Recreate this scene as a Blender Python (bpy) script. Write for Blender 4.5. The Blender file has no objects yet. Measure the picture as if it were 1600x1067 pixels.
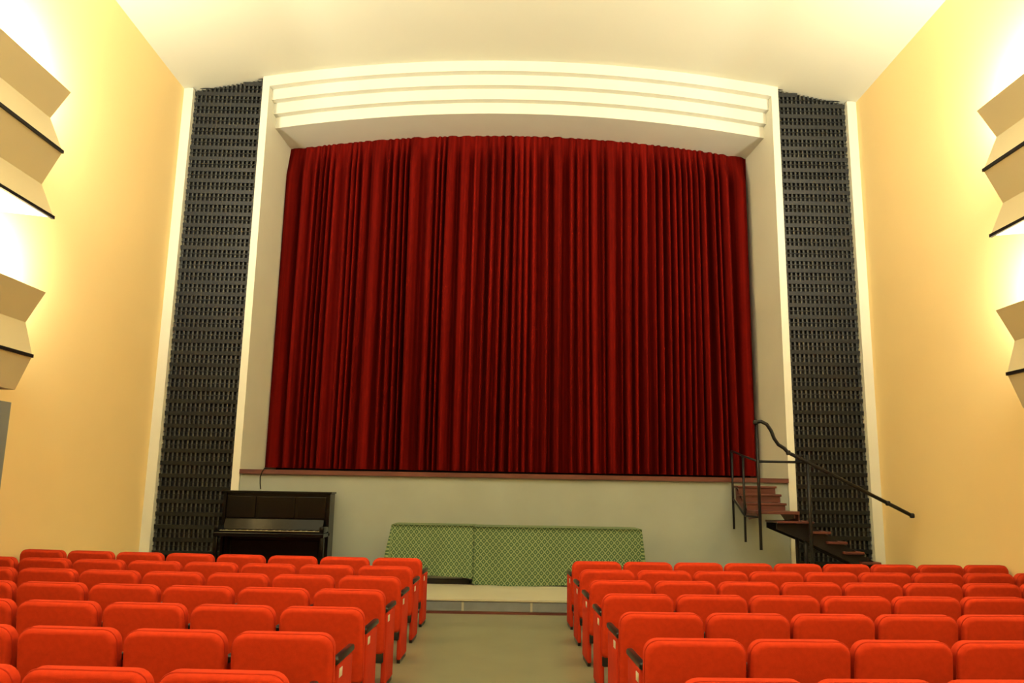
import bpy, bmesh, math, random
from mathutils import Matrix, Vector
random.seed(7)
scene = bpy.context.scene
scene.view_settings.view_transform = 'Standard'
scene.view_settings.look = 'None'
COL = scene.collection

# ------------------------------------------------------------------ materials
def mat(name, col, rough=0.6, var=0.0, vscale=4.0, bump=0.0, bscale=60.0, metal=0.0, sheen=0.0, spec=0.5, stretch=(1,1,1), col2=None):
    m = bpy.data.materials.new(name); m.use_nodes = True
    nt = m.node_tree; b = nt.nodes['Principled BSDF']
    b.inputs['Roughness'].default_value = rough
    b.inputs['Metallic'].default_value = metal
    b.inputs['Specular IOR Level'].default_value = spec
    if sheen: 
        b.inputs['Sheen Weight'].default_value = sheen
        b.inputs['Sheen Tint'].default_value = (col[0], col[1], col[2], 1)
    tc = nt.nodes.new('ShaderNodeTexCoord')
    mp = nt.nodes.new('ShaderNodeMapping'); mp.inputs['Scale'].default_value = stretch
    nt.links.new(tc.outputs['Object'], mp.inputs['Vector'])
    n = nt.nodes.new('ShaderNodeTexNoise'); n.inputs['Scale'].default_value = vscale; n.inputs['Detail'].default_value = 5
    nt.links.new(mp.outputs[0], n.inputs['Vector'])
    r = nt.nodes.new('ShaderNodeValToRGB')
    c2 = col2 if col2 else tuple(c*(1-var) for c in col)
    r.color_ramp.elements[0].position = 0.3; r.color_ramp.elements[1].position = 0.7
    r.color_ramp.elements[0].color = (*c2, 1); r.color_ramp.elements[1].color = (*col, 1)
    nt.links.new(n.outputs['Fac'], r.inputs['Fac']); nt.links.new(r.outputs[0], b.inputs['Base Color'])
    if bump:
        n2 = nt.nodes.new('ShaderNodeTexNoise'); n2.inputs['Scale'].default_value = bscale
        nt.links.new(tc.outputs['Object'], n2.inputs['Vector'])
        bp = nt.nodes.new('ShaderNodeBump'); bp.inputs['Strength'].default_value = bump; bp.inputs['Distance'].default_value = 0.01
        nt.links.new(n2.outputs['Fac'], bp.inputs['Height']); nt.links.new(bp.outputs[0], b.inputs['Normal'])
    return m

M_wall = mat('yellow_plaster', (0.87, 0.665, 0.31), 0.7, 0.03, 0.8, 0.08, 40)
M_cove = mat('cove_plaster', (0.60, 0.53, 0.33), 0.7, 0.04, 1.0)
M_ceil = mat('ceiling_paint', (0.62, 0.625, 0.50), 0.8, 0.03, 0.6)
M_white = mat('proscenium_white_paint', (0.64, 0.645, 0.54), 0.65, 0.05, 1.2)
M_stagewall = mat('stage_front_paint', (0.285, 0.32, 0.285), 0.6, 0.12, 1.4)
M_brown = mat('dark_red_wood', (0.11, 0.027, 0.020), 0.4, 0.35, 6, stretch=(0.3, 3, 3))
M_stagefloor = mat('stage_floor_boards', (0.05, 0.02, 0.012), 0.6, 0.3, 4)
M_black = mat('black_iron', (0.006, 0.006, 0.007), 0.45, 0.2, 8, spec=0.3)
M_voidblk = mat('black_masking_cloth', (0.004, 0.003, 0.003), 0.9, 0.1, 4)
M_grille = mat('grille_dark_metal', (0.013, 0.015, 0.014), 0.5, 0.4, 3, stretch=(0.4, 1, 5), spec=0.3)
M_grille_b = mat('grille_bar_grey', (0.060, 0.064, 0.057), 0.5, 0.5, 3, stretch=(0.4, 1, 5), spec=0.3)
M_grille_bk = mat('grille_backing', (0.006, 0.006, 0.006), 0.8, 0.2, 3)
M_floor = mat('olive_linoleum', (0.19, 0.19, 0.115), 0.38, 0.14, 2.0)
M_plat = mat('platform_linoleum', (0.44, 0.42, 0.31), 0.4, 0.1, 2.0)
M_riser = mat('riser_grey_panel', (0.17, 0.19, 0.20), 0.6, 0.25, 5)
M_seat = mat('red_orange_upholstery', (0.54, 0.042, 0.011), 0.85, 0.15, 30, 0.25, 350, spec=0.08)
M_seatside = mat('red_panel_upholstery', (0.45, 0.030, 0.008), 0.8, 0.12, 20, 0.2, 300, spec=0.15)
M_arm = mat('black_armrest', (0.008, 0.007, 0.007), 0.3, 0.2, 8)
M_tag = mat('seat_row_plate_enamel', (0.6, 0.56, 0.45), 0.4, 0.05, 8)
M_piano = mat('piano_black_lacquer', (0.004, 0.004, 0.004), 0.16, 0.2, 3, spec=0.2)
M_ivory = mat('ivory_keys', (0.42, 0.36, 0.22), 0.4, 0.1, 10)
M_brass = mat('brass', (0.6, 0.42, 0.15), 0.3, 0.1, 10, metal=1.0)
M_wood = mat('table_wood', (0.2, 0.1, 0.04), 0.5, 0.3, 5)
M_door = mat('grey_door_paint', (0.22, 0.24, 0.24), 0.5, 0.1, 3)
M_fix = mat('fixture_white_metal', (0.6, 0.6, 0.58), 0.4, 0.05, 3)

# curtain velvet; dark vertical streaks in the colour deepen the fold shading
M_curt = mat('red_velvet', (0.165, 0.0062, 0.0036), 0.9, 0.55, 2.0, 0.15, 120, spec=0.02, stretch=(9, 1, 0.08))
# cloth pattern
def cloth_mat():
    m = bpy.data.materials.new('green_lattice_tablecloth'); m.use_nodes = True
    nt = m.node_tree; b = nt.nodes['Principled BSDF']; b.inputs['Roughness'].default_value = 0.8
    tc = nt.nodes.new('ShaderNodeTexCoord'); sp = nt.nodes.new('ShaderNodeSeparateXYZ')
    nt.links.new(tc.outputs['UV'], sp.inputs[0])
    def math_(op, a, bb=None):
        n = nt.nodes.new('ShaderNodeMath'); n.operation = op
        for i, v in enumerate((a, bb)):
            if v is None: continue
            if isinstance(v, (int, float)): n.inputs[i].default_value = v
            else: nt.links.new(v, n.inputs[i])
        return n.outputs[0]
    c = 0.098
    p = math_('DIVIDE', math_('ADD', sp.outputs[0], sp.outputs[1]), c)
    q = math_('DIVIDE', math_('SUBTRACT', sp.outputs[0], sp.outputs[1]), c)
    fp = math_('ABSOLUTE', math_('SUBTRACT', math_('FRACT', p), 0.5))
    fq = math_('ABSOLUTE', math_('SUBTRACT', math_('FRACT', q), 0.5))
    line = math_('GREATER_THAN', math_('MAXIMUM', fp, fq), 0.40)
    dot = math_('LESS_THAN', math_('MAXIMUM', fp, fq), 0.13)
    fac = math_('MAXIMUM', line, dot)
    mx = nt.nodes.new('ShaderNodeMix'); mx.data_type = 'RGBA'
    nt.links.new(fac, mx.inputs[0])
    mx.inputs[6].default_value = (0.034, 0.085, 0.030, 1); mx.inputs[7].default_value = (0.19, 0.25, 0.12, 1)
    nt.links.new(mx.outputs[2], b.inputs['Base Color'])
    return m
M_cloth = cloth_mat()
def emis(name, col, s):
    m = bpy.data.materials.new(name); m.use_nodes = True
    b = m.node_tree.nodes['Principled BSDF']
    b.inputs['Base Color'].default_value = (*col, 1)
    b.inputs['Emission Color'].default_value = (*col, 1); b.inputs['Emission Strength'].default_value = s
    return m
M_tube = emis('fluorescent_tube_glow', (1.0, 0.9, 0.7), 6)

# ------------------------------------------------------------------ builder
class B:
    def __init__(s): s.v = []; s.f = []; s.m = []; s.mats = []; s.sm = []
    def mi(s, m):
        if m not in s.mats: s.mats.append(m)
        return s.mats.index(m)
    def geo(s, vs, fs, m, smooth=False, M=None):
        o = len(s.v)
        for p in vs:
            p = Vector(p)
            if M is not None: p = M @ p
            s.v.append(p)
        k = s.mi(m)
        for f in fs:
            s.f.append([o+i for i in f]); s.m.append(k); s.sm.append(smooth)
    def box(s, a, b, m, M=None):
        x0, y0, z0 = a; x1, y1, z1 = b
        s.geo([(x0,y0,z0),(x1,y0,z0),(x1,y1,z0),(x0,y1,z0),(x0,y0,z1),(x1,y0,z1),(x1,y1,z1),(x0,y1,z1)],
              [(0,3,2,1),(4,5,6,7),(0,1,5,4),(1,2,6,5),(2,3,7,6),(3,0,4,7)], m, False, M)
    def rbox(s, a, b, m, r=0.02, seg=3, M=None, smooth=True):
        bm = bmesh.new(); bmesh.ops.create_cube(bm, size=1)
        c = [(a[i]+b[i])/2 for i in range(3)]; d = [(b[i]-a[i]) for i in range(3)]
        for v in bm.verts: v.co = Vector((c[0]+v.co.x*d[0], c[1]+v.co.y*d[1], c[2]+v.co.z*d[2]))
        bmesh.ops.bevel(bm, geom=bm.edges[:], offset=min(r, min(d)*0.49), segments=seg, profile=0.5, affect='EDGES')
        bm.verts.index_update()
        s.geo([v.co.copy() for v in bm.verts], [[v.index for v in f.verts] for f in bm.faces], m, smooth, M)
        bm.free()
    def slab(s, pts, y0, y1, m, M=None, rnd=0.02, n=3, smooth=True):
        """outline pts in XZ, extruded y0..y1 with rounding of both faces"""
        N = len(pts); cx = sum(p[0] for p in pts)/N; cz = sum(p[1] for p in pts)/N
        def ring(y, ins):
            out = []
            for (x, z) in pts:
                dx, dz = x-cx, z-cz; L = math.hypot(dx, dz); k = (L-ins)/L
                out.append((cx+dx*k, y, cz+dz*k))
            return out
        rings = [ring(y0+rnd*(1-math.cos(i/n*math.pi/2)), rnd*(1-math.sin(i/n*math.pi/2))) for i in range(n+1)]
        rings += [ring(y1-rnd*(1-math.cos(i/n*math.pi/2)), rnd*(1-math.sin(i/n*math.pi/2))) for i in range(n, -1, -1)]
        vs = [p for r in rings for p in r]; fs = []
        for k in range(len(rings)-1):
            for i in range(N):
                j = (i+1) % N
                fs.append((k*N+i, k*N+j, (k+1)*N+j, (k+1)*N+i))
        fs.append(list(range(N))[::-1]); fs.append([(len(rings)-1)*N+i for i in range(N)])
        s.geo(vs, fs, m, smooth, M)
    def tube(s, path, r, m, n=10):
        P = [Vector(p) for p in path]; vs = []; fs = []
        up = Vector((0.13, 0.31, 0.94)).normalized()
        for i, p in enumerate(P):
            t = (P[min(i+1, len(P)-1)]-P[max(i-1, 0)]).normalized()
            a = t.cross(up)
            if a.length < 0.1: a = t.cross(Vector((1, 0, 0)))
            a.normalize(); b = t.cross(a)
            for k in range(n):
                an = 2*math.pi*k/n; vs.append(p+a*math.cos(an)*r+b*math.sin(an)*r)
        for i in range(len(P)-1):
            for k in range(n):
                l = (k+1) % n; fs.append((i*n+k, i*n+l, (i+1)*n+l, (i+1)*n+k))
        fs.append(list(range(n))); fs.append([(len(P)-1)*n+k for k in range(n)][::-1])
        s.geo(vs, fs, m, True)
    def mesh(s, name):
        me = bpy.data.meshes.new(name)
        me.from_pydata([tuple(p) for p in s.v], [], s.f)
        for m in s.mats: me.materials.append(m)
        for i, p in enumerate(me.polygons): p.material_index = s.m[i]; p.use_smooth = s.sm[i]
        bm = bmesh.new(); bm.from_mesh(me); bmesh.ops.recalc_face_normals(bm, faces=bm.faces[:]); bm.to_mesh(me); bm.free()
        return me
    def obj(s, name, loc=(0,0,0)):
        o = bpy.data.objects.new(name, s.mesh(name)); o.location = loc; COL.objects.link(o); return o

def simple(name, a, b, m):
    q = B(); q.box(a, b, m); return q.obj(name)

# ------------------------------------------------------------------ room constants
W = 5.87; YS = 13.0; YC = 14.2; YB = -5.0
PL = 0.176; ST = 1.78
def zc(x): return 8.97 - 0.0195*x*x
def zr(y): return 0.018*(YS-y)

simple('floor', (-W-0.3, YB-0.3, -0.2), (W+0.3, 15.2, 0.0), M_floor)
def wall_side(name, sx):
    q = B(); x0, x1 = sorted((sx*W, sx*(W+0.25)))
    q.box((x0, YB-0.25, 0), (x1, YS+0.3, 8.9), M_wall); return q.obj(name)
wall_side('wall_left', -1); wall_side('wall_right', 1)
simple('wall_back', (-W, YB-0.25, 0), (W, YB, 9.2), M_wall)
# ceiling (vault): lower and upper skins, not welded so the vault shades cleanly up to its end
nx, ny = 48, 24; YL = YS+0.3-YB+0.25
q = B()
for off in (0.0, 0.2):
    vs = []; fs = []
    for j in range(ny+1):
        y = YB-0.25 + YL*j/ny
        for i in range(nx+1):
            x = -W-0.1+(2*W+0.2)*i/nx; vs.append((x, y, zc(x)+max(0, zr(y))+off))
    for j in range(ny):
        for i in range(nx):
            a = j*(nx+1)+i; fs.append((a, a+1, a+nx+2, a+nx+1))
    q.geo(vs, fs, M_ceil, True)
q.obj('ceiling')

# proscenium header with four stepped arched cornices
JX = 4.40; FX = 4.52
q = B()
prof = [(YS, 0.15), (YS, -0.19), (YS+0.14, -0.19), (YS+0.14, -0.385), (YS+0.28, -0.385), (YS+0.28, -0.585), (YS+0.42, -0.585), (YS+0.42, -0.79), (15.2, -0.79), (15.2, 0.15)]
nx = 60
for k in range(len(prof)-1):
    (ya, da), (yb, db) = prof[k], prof[k+1]; vs = []; fs = []
    for i in range(nx+1):
        x = -JX+2*JX*i/nx; vs += [(x, ya, zc(x)+da), (x, yb, zc(x)+db)]
    for i in range(nx): fs.append((2*i, 2*i+2, 2*i+3, 2*i+1))
    q.geo(vs, fs, M_white, False)
q.obj('wall_proscenium_header')
for sx in (-1, 1):
    q = B()
    a = [(sx*FX, YS), (sx*JX, YS), (sx*4.33, YC+0.15), (sx*4.33, 15.2), (sx*FX, 15.2)]
    n = len(a); top = zc(FX)+0.02
    vs = [(x, y, 0) for x, y in a]+[(x, y, top) for x, y in a]
    fs = [(i, (i+1) % n, (i+1) % n+n, i+n) for i in range(n)]+[tuple(range(n)), tuple(range(n, 2*n))]
    q.geo(vs, fs, M_white)
    q.obj('wall_proscenium_%s' % ('left' if sx < 0 else 'right'))
# outer white strips at room corners
for k, sx in enumerate((-1, 1)):
    x0, x1 = sorted((sx*5.71, sx*(W-0.001))); simple('trim_%d' % (k+1), (x0, YS-0.03, PL), (x1, YS+0.2, zc(5.79)), M_white)
# wall behind grilles
for k, sx in enumerate((-1, 1)):
    x0, x1 = sorted((sx*FX, sx*5.71)); simple('wall_front_%s' % ('left' if sx < 0 else 'right'), (x0, YS+0.14, 0), (x1, YS+0.3, zc(FX)), M_grille_bk)
# grilles
for sx in (-1, 1):
    q = B(); xi, xo = FX+0.01, 5.70
    z = PL+0.05; step = 0.20
    while z < zc(FX):
        x1 = xo
        if z+0.08 > zc(xo): x1 = math.sqrt(max(0, (8.97-z-0.08)/0.0195)) if z+0.08 < 8.97 else 0
        if x1 > xi+0.05:
            a, b = sorted((sx*xi, sx*min(x1, xo)))
            q.geo([(a, YS+0.060, z), (b, YS+0.060, z), (b, YS+0.045, z+0.065), (a, YS+0.045, z+0.065), (a, YS+0.12, z+0.01), (b, YS+0.12, z+0.01), (b, YS+0.12, z+0.07), (a, YS+0.12, z+0.07)],
                  [(0,1,2,3), (4,5,6,7), (0,1,5,4), (3,2,6,7), (0,3,7,4), (1,2,6,5)], M_grille)
            q.box((a, YS+0.055, z+0.128), (b, YS+0.068, z+0.140), M_grille)
        z += step
    nb = 16
    for i in range(nb):
        x = xi+0.03+(xo-xi-0.06)*i/(nb-1)
        q.box((sx*x-0.013, YS+0.075, PL), (sx*x+0.013, YS+0.10, zc(x+0.03)-0.01), M_grille_b)
    q.obj('speaker_grille')

# stage
q = B()
q.box((-JX+0.006, YS+0.03, 0), (JX-0.006, YS+0.05, ST-0.07), M_stagewall)
q.box((-4.32, YS+0.05, ST-0.07), (4.32, 15.2, ST-0.005), M_stagefloor)
q.box((-JX+0.006, YS-0.03, ST-0.07), (JX-0.006, YS+0.05, ST), M_brown)
q.obj('stage')
simple('wall_stage_rear', (-4.32, 14.75, ST), (4.32, 14.85, 8.1), M_voidblk)
# platform
q = B(); YP = 10.45; WP = W-0.003
q.box((-WP, YP, 0.0), (WP, YS-0.001, PL-0.02), M_plat)
q.box((-WP, YP-0.02, PL-0.02), (WP, YS-0.001, PL), M_plat)
x = -5.8
while x < 5.4:
    q.box((x, YP-0.012, 0.035), (x+0.83, YP, PL-0.03), M_riser); x += 0.86
q.box((-WP, YP-0.016, 0.0), (WP, YP, 0.03), M_brown)
q.obj('orchestra_platform')

# ------------------------------------------------------------------ curtain
q = B()
folds = []; x = -4.50
while x < 4.5:
    w = random.choice([0.09, 0.11, 0.13, 0.16, 0.20, 0.25, 0.31]); folds.append((x, w, random.uniform(0.5, 1.0), random.uniform(-1, 1), random.uniform(0.20, 0.50))); x += w
nz = 40; per = 18; vs = []; fs = []
cols = []
for (x0, w, a, sk, gap) in folds:
    for k in range(per): cols.append((x0+w*k/per, k/per, a, sk, w, gap))
nc = len(cols)
for j in range(nz+1):
    t = j/nz
    for (x, u, a, sk, w, gap) in cols:
        ax = min(4.32, abs(x))
        ztop = zc(ax)-0.79+0.03
        z = ST+0.055+(ztop-ST-0.055)*t
        drift = 0.018*math.sin(x*2.1+t*2.0)+0.006*math.sin(x*5.3-t*3)
        am = a*0.30*(1-0.15*t)*(1-0.88*max(0, (t-0.90)/0.10)**0.9)*(w/0.17)**0.4
        g = gap*(1.15-0.25*t)
        if u < 1-g:
            us = u/(1-g); us = us**(1.0+0.5*sk if sk > 0 else 1/(1-0.5*sk))
            d = math.sin(math.pi*us)**0.45
        else: d = -0.25*math.sin(math.pi*(u-1+g)/g)
        small = 0.006*math.sin(x*80+2*math.sin(3*t))*(1-t*0.6)
        vs.append((max(-4.45, min(4.45, x+drift*(1 if abs(x) < 4.2 else 0))), YC+0.16-am*d+small, z))
for j in range(nz):
    for i in range(nc-1):
        a = j*nc+i; fs.append((a, a+1, a+nc+1, a+nc))
q.geo(vs, fs, M_curt, True)
o = q.obj('stage_curtain')

# ------------------------------------------------------------------ gallery light coves (sawtooth profile)
E = 1.55
def cove(name, sx, prof, y1, lines):
    q = B(); y0 = YB
    pts = [(sx*x, z) for x, z in prof]
    n = len(pts)
    vs = [(x, y0, z) for x, z in pts]+[(x, y1, z) for x, z in pts]
    for i in range(n):
        j = (i+1) % n
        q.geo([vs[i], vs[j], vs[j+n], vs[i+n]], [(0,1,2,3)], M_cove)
    q.geo(vs[n:], [tuple(range(n))], M_wall); q.geo(vs[:n], [tuple(range(n))], M_wall)
    for (x, z) in lines:
        a, b = sorted((sx*(x-0.012), sx*(x+0.02))); q.box((a, y0, z-0.018), (b, y1+0.005, z+0.018), M_black)
    q.obj(name)
YE = 8.6
O, I = 5.24, 5.44
for sx in (-1, 1):
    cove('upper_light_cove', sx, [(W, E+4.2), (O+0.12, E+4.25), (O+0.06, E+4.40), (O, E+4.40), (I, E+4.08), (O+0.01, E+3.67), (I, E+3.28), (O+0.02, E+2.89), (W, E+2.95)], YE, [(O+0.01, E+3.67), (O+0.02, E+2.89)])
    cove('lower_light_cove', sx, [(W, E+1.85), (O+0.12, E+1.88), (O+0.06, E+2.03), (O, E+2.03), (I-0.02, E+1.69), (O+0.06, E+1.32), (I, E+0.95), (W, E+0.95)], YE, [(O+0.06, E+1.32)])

LC = (1.0, 0.935, 0.76)
def area(name, loc, size, sizey, power, rot=None, target=None, col=LC):
    l = bpy.data.lights.new(name, 'AREA'); l.shape = 'RECTANGLE'; l.size = size; l.size_y = sizey; l.energy = power; l.color = col
    o = bpy.data.objects.new(name, l); COL.objects.link(o); o.location = loc
    if target is not None: o.rotation_euler = (Vector(target)-Vector(loc)).to_track_quat('-Z', 'Y').to_euler()
    elif rot: o.rotation_euler = rot
    return o
for sx in (-1, 1):
    for (z, p, nm) in ((E+4.33, 700, 'up'), (E+1.96, 820, 'low')):
        q = B(); y = YE-0.03-1.25
        while y > YB+0.1:
            q.tube([(sx*5.6, y, z), (sx*5.6, y+1.15, z)], 0.018, M_tube, 8); q.box((sx*5.6-0.03, y-0.03, z-0.09), (sx*5.6+0.03, y+1.18, z-0.03), M_fix); y -= 1.25
        q.obj('fluorescent_strip_light')
        area('cove_strip_lamp', (sx*5.6, (YB+YE)/2+0.15, z+0.03), 0.12, YE-YB-0.4, p, rot=(math.pi, 0, 0))
    # flood lamps at the stage end of each cove, washing the wall ahead of them
    area('cove_end_flood', (sx*5.5, YE-0.25, E+4.42), 0.3, 0.25, 130, target=(sx*5.2, 10.6, 8.2), col=LC)
    area('cove_end_flood', (sx*5.5, YE-0.2, E+2.12), 0.25, 0.25, 65, target=(sx*5.87, YE+0.5, E+2.8), col=LC)

# added out-of-view fill lamps for stage and seats, with invented ceiling housings
for (x, y, ty, tz, p) in ((-2.6, 6.2, 13.6, 3.0, 66), (0, 6.2, 13.6, 4.0, 72), (2.6, 6.2, 13.6, 3.0, 66), (-3, 0.5, 5, 0, 50), (3, 0.5, 5, 0, 50)):
    z = zc(x)+zr(y)-0.22
    q = B(); q.box((x-0.5, y-0.5, z+0.06), (x+0.5, y+0.5, z+0.16), M_fix); q.tube([(x, y, z+0.15), (x, y, z+0.24)], 0.05, M_fix)
    q.obj('fill_lamp_housing')
    area('added_fill_lamp', (x, y, z-0.15), 0.9, 0.9, p, target=(x*0.9, ty, tz), col=(1.0, 0.93, 0.76))

# ------------------------------------------------------------------ doors
for k, sx in enumerate((-1, 1)):
    q = B(); x0, x1 = sorted((sx*(W-0.002), sx*(W-0.04)))
    q.box((x0, 8.15, 0), (x1, 9.2, 2.42), M_door)
    x0, x1 = sorted((sx*(W-0.04), sx*(W-0.055)))
    q.box((x0, 8.27, 0.15), (x1, 9.08, 1.1), M_door); q.box((x0, 8.27, 1.25), (x1, 9.08, 2.3), M_door)
    q.tube([(sx*(W-0.055), 8.3, 1.05), (sx*(W-0.1), 8.3, 1.05), (sx*(W-0.1), 8.42, 1.05)], 0.012, M_brass)
    q.obj('door_%d' % (k+1))

# ------------------------------------------------------------------ theatre seats
def rrect(x0, x1, z0, z1, rt, rb, n=5):
    pts = []
    for (cx, cz, r, a0) in ((x1-rb, z0+rb, rb, -90), (x1-rt, z1-rt, rt, 0), (x0+rt, z1-rt, rt, 90), (x0+rb, z0+rb, rb, 180)):
        for k in range(n+1):
            a = math.radians(a0+90*k/n); pts.append((cx+r*math.cos(a), cz+r*math.sin(a)))
    return pts
def seat_mesh(name, plate):
    q = B()
    T = Matrix.Translation((0, 0, 0.28)) @ Matrix.Rotation(math.radians(7), 4, 'X')
    q.slab(rrect(-0.278, 0.278, 0.0, 0.475, 0.075, 0.03), -0.055, 0.055, M_seat, T, rnd=0.034, n=5)
    pp = rrect(-0.278, 0.278, 0.0, 0.475, 0.075, 0.03, 6)
    q.tube([T @ Vector((x, -0.022, z)) for x, z in pp]+[T @ Vector((pp[0][0], -0.022, pp[0][1]))], 0.0045, M_seatside, 6)
    T2 = Matrix.Translation((0, 0.13, 0.27)) @ Matrix.Rotation(math.radians(12), 4, 'X')
    q.slab(rrect(-0.24, 0.24, -0.02, 0.36, 0.05, 0.04), -0.05, 0.05, M_seat, T2, rnd=0.03, n=3)
    for sx in (-1, 1):
        a, b = sorted((sx*0.252, sx*0.288))
        q.rbox((a, 0.02, 0.03), (b, 0.40, 0.575), M_seatside, 0.012, 2)
        q.rbox((a-0.004, 0.00, 0.575), (b+0.004, 0.43, 0.615), M_arm, 0.014, 3)
        q.box((a+0.004, 0.04, 0.0), (b-0.004, 0.38, 0.03), M_arm)
    q.tube([(-0.26, 0.1, 0.25), (0.26, 0.1, 0.25)], 0.015, M_arm, 8)
    q.rbox((-0.27, 0.0, 0.2), (0.27, 0.03, 0.29), M_arm, 0.008, 1)
    if plate:
        a, b = sorted((plate*0.287, plate*0.292)); q.rbox((a, 0.05, 0.50), (b, 0.12, 0.55), M_tag, 0.002, 1)
    return q.mesh(name)
ME = {p: seat_mesh('theatre_seat', p) for p in (0, -1, 1)}
CX = -0.16
rows = [9.37-0.945*i for i in range(9)]
for r in rows:
    for side, n, x0, pitch in ((-1, 8, -1.05, 0.595), (1, 9, 0.605, 0.580)):
        for i in range(n):
            x = x0+side*(pitch*(i+0.5)); xm = x+0.2
            o = bpy.data.objects.new('theatre_seat', ME[-side if i == 0 else 0]); COL.objects.link(o)
            o.location = (x, r+0.0125*xm*xm, 0); o.rotation_euler = (0, 0, math.atan(2*0.0125*xm))
            if side*x > 5.4: o.scale = (0.985, 1, 1)

# ------------------------------------------------------------------ draped tables
def draped(name, x0, x1, y0, y1, ztop, hem, flare, seed):
    rnd = random.Random(seed); q = B(); q.mats = []
    q.box((x0+0.04, y0+0.04, ztop-0.04), (x1-0.04, y1-0.04, ztop-0.008), M_wood)
    for lx in (x0+0.1, x1-0.15):
        for ly in (y0+0.12, y1-0.16):
            q.box((lx, ly, PL), (lx+0.05, ly+0.05, ztop-0.04), M_wood)
    q.box((x0+0.1, y0+0.06, PL), (x1-0.05, y0+0.12, PL+0.07), M_black)
    tab = q.obj(name)
    per = []
    def seg(a, b, nrm, n):
        for k in range(n): t = k/n; per.append(((a[0]+(b[0]-a[0])*t, a[1]+(b[1]-a[1])*t), nrm))
    seg((x0, y0), (x1, y0), (0, -1), 70)
    for k in range(5): a = math.radians(-90+90*k/5); per.append(((x1, y0), (math.cos(a), math.sin(a))))
    seg((x1, y0), (x1, y1), (1, 0), 18)
    for k in range(5): a = math.radians(0+90*k/5); per.append(((x1, y1), (math.cos(a), math.sin(a))))
    seg((x1, y1), (x0, y1), (0, 1), 50)
    for k in range(5): a = math.radians(90+90*k/5); per.append(((x0, y1), (math.cos(a), math.sin(a))))
    seg((x0, y1), (x0, y0), (-1, 0), 18)
    for k in range(5): a = math.radians(180+90*k/5); per.append(((x0, y0), (math.cos(a), math.sin(a))))
    n = len(per); nz = 12; vs = []; uv = []; fs = []
    ph = rnd.uniform(0, 6)
    s = 0; sl = []
    for i in range(n):
        if i: s += math.hypot(per[i][0][0]-per[i-1][0][0], per[i][0][1]-per[i-1][0][1])+0.004
        sl.append(s)
    for j in range(nz+1):
        t = j/nz
        for i, (p, nn) in enumerate(per):
            corner = abs(nn[0]*nn[1])*2
            rip = 0.5+0.5*math.sin(sl[i]*5.0+ph+0.5*math.sin(sl[i]*2.3)); rip2 = math.sin(sl[i]*13+ph*2)
            outer = (nn[0] < -0.1 and x0 < -1) or (nn[0] > 0.1 and x1 > 1)
            fx = flare if outer else 0.01
            amp = 0.2 if (abs(nn[0]) > 0.1 and not outer) else 1.0
            out = 0.012+t*(fx*(0.5+0.5*corner)+amp*(0.05*rip+0.016*rip2))
            h = hem+0.02*math.sin(sl[i]*1.7+ph)+0.02
            vs.append((p[0]+nn[0]*out, p[1]+nn[1]*out, ztop-(ztop-h)*t)); uv.append((sl[i], (ztop-h)*t))
    for j in range(nz):
        for i in range(n):
            k = (i+1) % n; fs.append((j*n+i, j*n+k, (j+1)*n+k, (j+1)*n+i))
    fs.append(tuple(range(n)))
    me = bpy.data.meshes.new('tablecloth'); me.from_pydata(vs, [], fs); me.materials.append(M_cloth)
    ul = me.uv_layers.new(name='UVMap')
    for p in me.polygons:
        p.use_smooth = len(p.vertices) == 4
        for li, vi in zip(p.loop_indices, p.vertices):
            ul.data[li].uv = uv[vi] if len(p.vertices) == 4 else (vs[vi][0], vs[vi][1])
    c = bpy.data.objects.new('tablecloth', me); COL.objects.link(c); c.parent = tab
    return tab
draped('draped_table', -1.78, -0.60, 11.95, 12.6, 1.005, PL+0.08, 0.13, 1)
draped('draped_table', -0.575, 1.84, 11.93, 12.6, 0.995, PL+0.0, 0.11, 5)

# ------------------------------------------------------------------ upright piano
q = B(); x0, x1 = -4.48, -2.84; zb = PL; H = 1.27
yb, yf, yk = 12.93, 12.58, 12.25
q.rbox((x0, yf, zb+0.04), (x0+0.045, yb, zb+H-0.03), M_piano, 0.006, 2, smooth=False)
q.rbox((x1-0.045, yf, zb+0.04), (x1, yb, zb+H-0.03), M_piano, 0.006, 2, smooth=False)
q.rbox((x0-0.02, yf-0.02, zb+H-0.03), (x1+0.02, yb, zb+H), M_piano, 0.008, 2, smooth=False)
q.box((x0+0.045, yb-0.05, zb+0.05), (x1-0.045, yb-0.01, zb+H-0.03), M_piano)
q.box((x0+0.045, yf+0.03, zb+0.74), (x1-0.045, yf+0.05, zb+H-0.03), M_piano)
for (a, b) in ((x0+0.06, x0+0.50), (x0+0.54, x1-0.54), (x1-0.50, x1-0.06)):
    q.rbox((a, yf+0.012, zb+0.86), (b, yf+0.035, zb+H-0.08), M_piano, 0.01, 2, smooth=False)
q.rbox((x0+0.1, yf-0.03, zb+0.83), (x1-0.1, yf+0.03, zb+0.85), M_piano, 0.006, 2)
q.rbox((x0, yk, zb+0.60), (x1, yf+0.1, zb+0.66), M_piano, 0.01, 2, smooth=False)
q.box((x0+0.05, yk+0.005, zb+0.66), (x1-0.05, yk+0.03, zb+0.685), M_piano)
for (a, b) in ((x0, x0+0.07), (x1-0.07, x1)):
    q.rbox((a, yk, zb+0.66), (b, yf+0.02, zb+0.76), M_piano, 0.02, 3)
nk = 52; kw = (x1-x0-0.16)/nk
for i in range(nk):
    a = x0+0.08+i*kw
    q.box((a+0.0008, yk+0.035, zb+0.66), (a+kw-0.0008, yf-0.10, zb+0.69), M_ivory)
    if i % 7 in (0, 1, 3, 4, 5): q.box((a+kw*0.68, yk+0.08, zb+0.69), (a+kw*1.28, yf-0.10, zb+0.702), M_piano)
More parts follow.
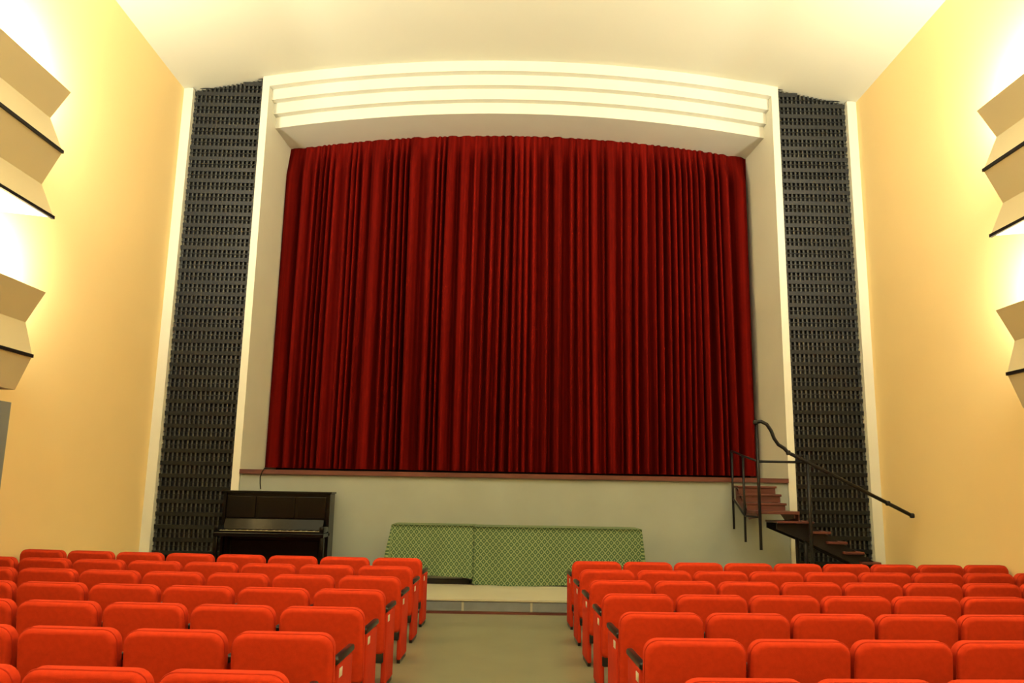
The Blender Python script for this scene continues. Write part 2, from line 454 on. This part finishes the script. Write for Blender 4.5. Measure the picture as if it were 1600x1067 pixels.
TF = Matrix.Translation((0, yf-0.1, zb+0.69)) @ Matrix.Rotation(math.radians(62), 4, 'X')
q.box((x0+0.07, 0, 0), (x1-0.07, 0.17, 0.015), M_piano, TF)
q.box((x0+0.045, yf+0.04, zb+0.10), (x1-0.045, yf+0.06, zb+0.60), M_piano)
q.rbox((x0+0.15, yf+0.025, zb+0.17), (x1-0.15, yf+0.045, zb+0.53), M_piano, 0.008, 2, smooth=False)
q.box((x0+0.045, yf, zb+0.04), (x1-0.045, yf+0.06, zb+0.11), M_piano)
for xx in (x0, x1-0.06):
    q.rbox((xx, yk+0.03, zb+0.06), (xx+0.06, yk+0.09, zb+0.60), M_piano, 0.01, 2)
    q.box((xx, yk+0.0, zb+0.03), (xx+0.06, yf+0.02, zb+0.07), M_piano)
    for yy in (yk+0.05, yb-0.08): q.tube([(xx+0.01, yy, zb+0.022), (xx+0.05, yy, zb+0.022)], 0.022, M_brass)
for k in (-0.07, 0, 0.07):
    xm = (x0+x1)/2+k; q.rbox((xm-0.015, yf-0.10, zb+0.06), (xm+0.015, yf+0.03, zb+0.075), M_brass, 0.005, 2)
q.obj('upright_piano')

# ------------------------------------------------------------------ stage stairs with iron railing
q = B()
def tread(xa, xb, ya, yb_, z, th=0.035):
    q.rbox((xa, ya, z-th), (xb, yb_, z), M_brown, 0.006, 1, smooth=False)
XL, XR = 3.50, 4.12
for k, (z, ya) in enumerate(((1.655, 12.76), (1.53, 12.55), (1.40, 12.34))):
    tread(XL, XR, ya-0.02, ya+0.24 if k else 12.96, z)
    q.box((XL+0.02, ya+0.0, z-0.125), (XR-0.02, ya+0.02, z-0.03), M_brown)
tread(XL, XR+0.02, 11.85, 12.36, 1.29, 0.045)
q.box((XR+0.005, 11.87, 1.15), (XR+0.02, 12.34, 1.25), M_brown)
TX = []
tread(3.80, 4.34, 11.83, 12.38, 1.15, 0.03)
xa = 4.30; z = 1.15-0.14
while z > PL+0.1:
    tread(xa, xa+0.29, 11.87, 12.5, z, 0.035); TX.append((xa, z)); xa += 0.235; z -= 0.14
for yy in (11.95, 12.40):
    a = (4.28, 1.10); b = (TX[-1][0]+0.25, PL+0.02)
    q.geo([(a[0]-0.45, yy, 1.11), (a[0], yy, 1.11), (b[0], yy, b[1]+0.12), (b[0], yy, b[1]-0.02), (a[0]-0.02, yy, 0.86), (a[0]-0.45, yy, 1.03),
           (a[0]-0.45, yy+0.03, 1.11), (a[0], yy+0.03, 1.11), (b[0], yy+0.03, b[1]+0.12), (b[0], yy+0.03, b[1]-0.02), (a[0]-0.02, yy+0.03, 0.86), (a[0]-0.45, yy+0.03, 1.03)],
          [(0,1,2,3,4,5), (6,7,8,9,10,11), (0,1,7,6), (1,2,8,7), (2,3,9,8), (3,4,10,9), (4,5,11,10), (5,0,6,11)], M_black)
for xx in (XL+0.03, XR-0.05):
    q.geo([(xx, 12.96, ST-0.14), (xx, 12.96, ST-0.34), (xx, 12.3, 1.15), (xx, 11.9, 1.19), (xx, 11.9, 1.245), (xx, 12.4, 1.25),
           (xx+0.02, 12.96, ST-0.14), (xx+0.02, 12.96, ST-0.34), (xx+0.02, 12.3, 1.15), (xx+0.02, 11.9, 1.19), (xx+0.02, 11.9, 1.245), (xx+0.02, 12.4, 1.25)],
          [(0,1,2,3,4,5), (6,7,8,9,10,11), (0,1,7,6), (1,2,8,7), (2,3,9,8), (3,4,10,9), (4,5,11,10), (5,0,6,11)], M_brown)
q.tube([(4.27, 12.02, PL), (4.27, 12.02, 1.1)], 0.028, M_black)
q.tube([(4.27, 12.38, PL), (4.27, 12.38, 1.1)], 0.028, M_black)
q.tube([(3.55, 11.83, 0.74), (3.55, 11.83, 2.58)], 0.022, M_black)
q.tube([(3.47, 12.3, 0.82), (3.47, 12.3, 2.10)], 0.018, M_black)
q.tube([(3.47, 12.9, 0.98), (3.47, 12.9, 2.20)], 0.018, M_black)
q.tube([(3.47, 12.9, 2.20), (3.47, 12.3, 2.10), (3.55, 11.83, 2.0)], 0.016, M_black)
q.tube([(3.47, 12.9, 1.45), (3.47, 12.3, 1.2), (3.55, 11.83, 1.2)], 0.014, M_black)
q.tube([(4.28, 11.83, PL), (4.28, 11.83, 2.10)], 0.026, M_black)
q.tube([(3.55, 11.83, 2.0), (4.28, 11.83, 2.0)], 0.018, M_black)
ctrl = [(3.53, 2.575), (3.62, 2.585), (3.70, 2.545), (3.76, 2.45), (3.80, 2.34), (3.86, 2.25), (3.94, 2.20), (4.00, 2.135), (4.2, 2.04), (5.76, 1.26)]
q.tube([(a, 11.82, b) for a, b in ctrl], 0.027, M_black, 12)
for (a, b) in ((3.53, 2.575), (4.0, 2.135), (5.42, 1.43), (5.76, 1.26)):
    q.rbox((a-0.03, 11.785, b-0.035), (a+0.03, 11.855, b+0.035), M_black, 0.02, 3)
q.obj('stage_stairs')

# loose cable over stage lip
q = B()
q.tube([(-3.98, 12.99, 1.79), (-3.99, 12.95, 1.80), (-4.02, 12.93, 1.74), (-4.05, 12.95, 1.66), (-4.06, 13.0, 1.56), (-4.05, 13.02, 1.47)], 0.009, M_black, 6)
q.obj('loose_cable')

# ------------------------------------------------------------------ world & camera
w = bpy.data.worlds.new('World'); scene.world = w; w.use_nodes = True
w.node_tree.nodes['Background'].inputs[0].default_value = (0.9, 0.8, 0.6, 1); w.node_tree.nodes['Background'].inputs[1].default_value = 0.2
cam = bpy.data.cameras.new('Camera'); cam.lens = 28.125; cam.sensor_width = 36; cam.clip_start = 0.05
co = bpy.data.objects.new('Camera', cam); COL.objects.link(co)
R = Matrix.Rotation(math.radians(-0.35), 4, 'Z') @ Matrix.Rotation(math.radians(90+10.4), 4, 'X') @ Matrix.Rotation(math.radians(1.0), 4, 'Z')
co.matrix_world = Matrix.Translation((CX, 0, E)) @ R
scene.camera = co
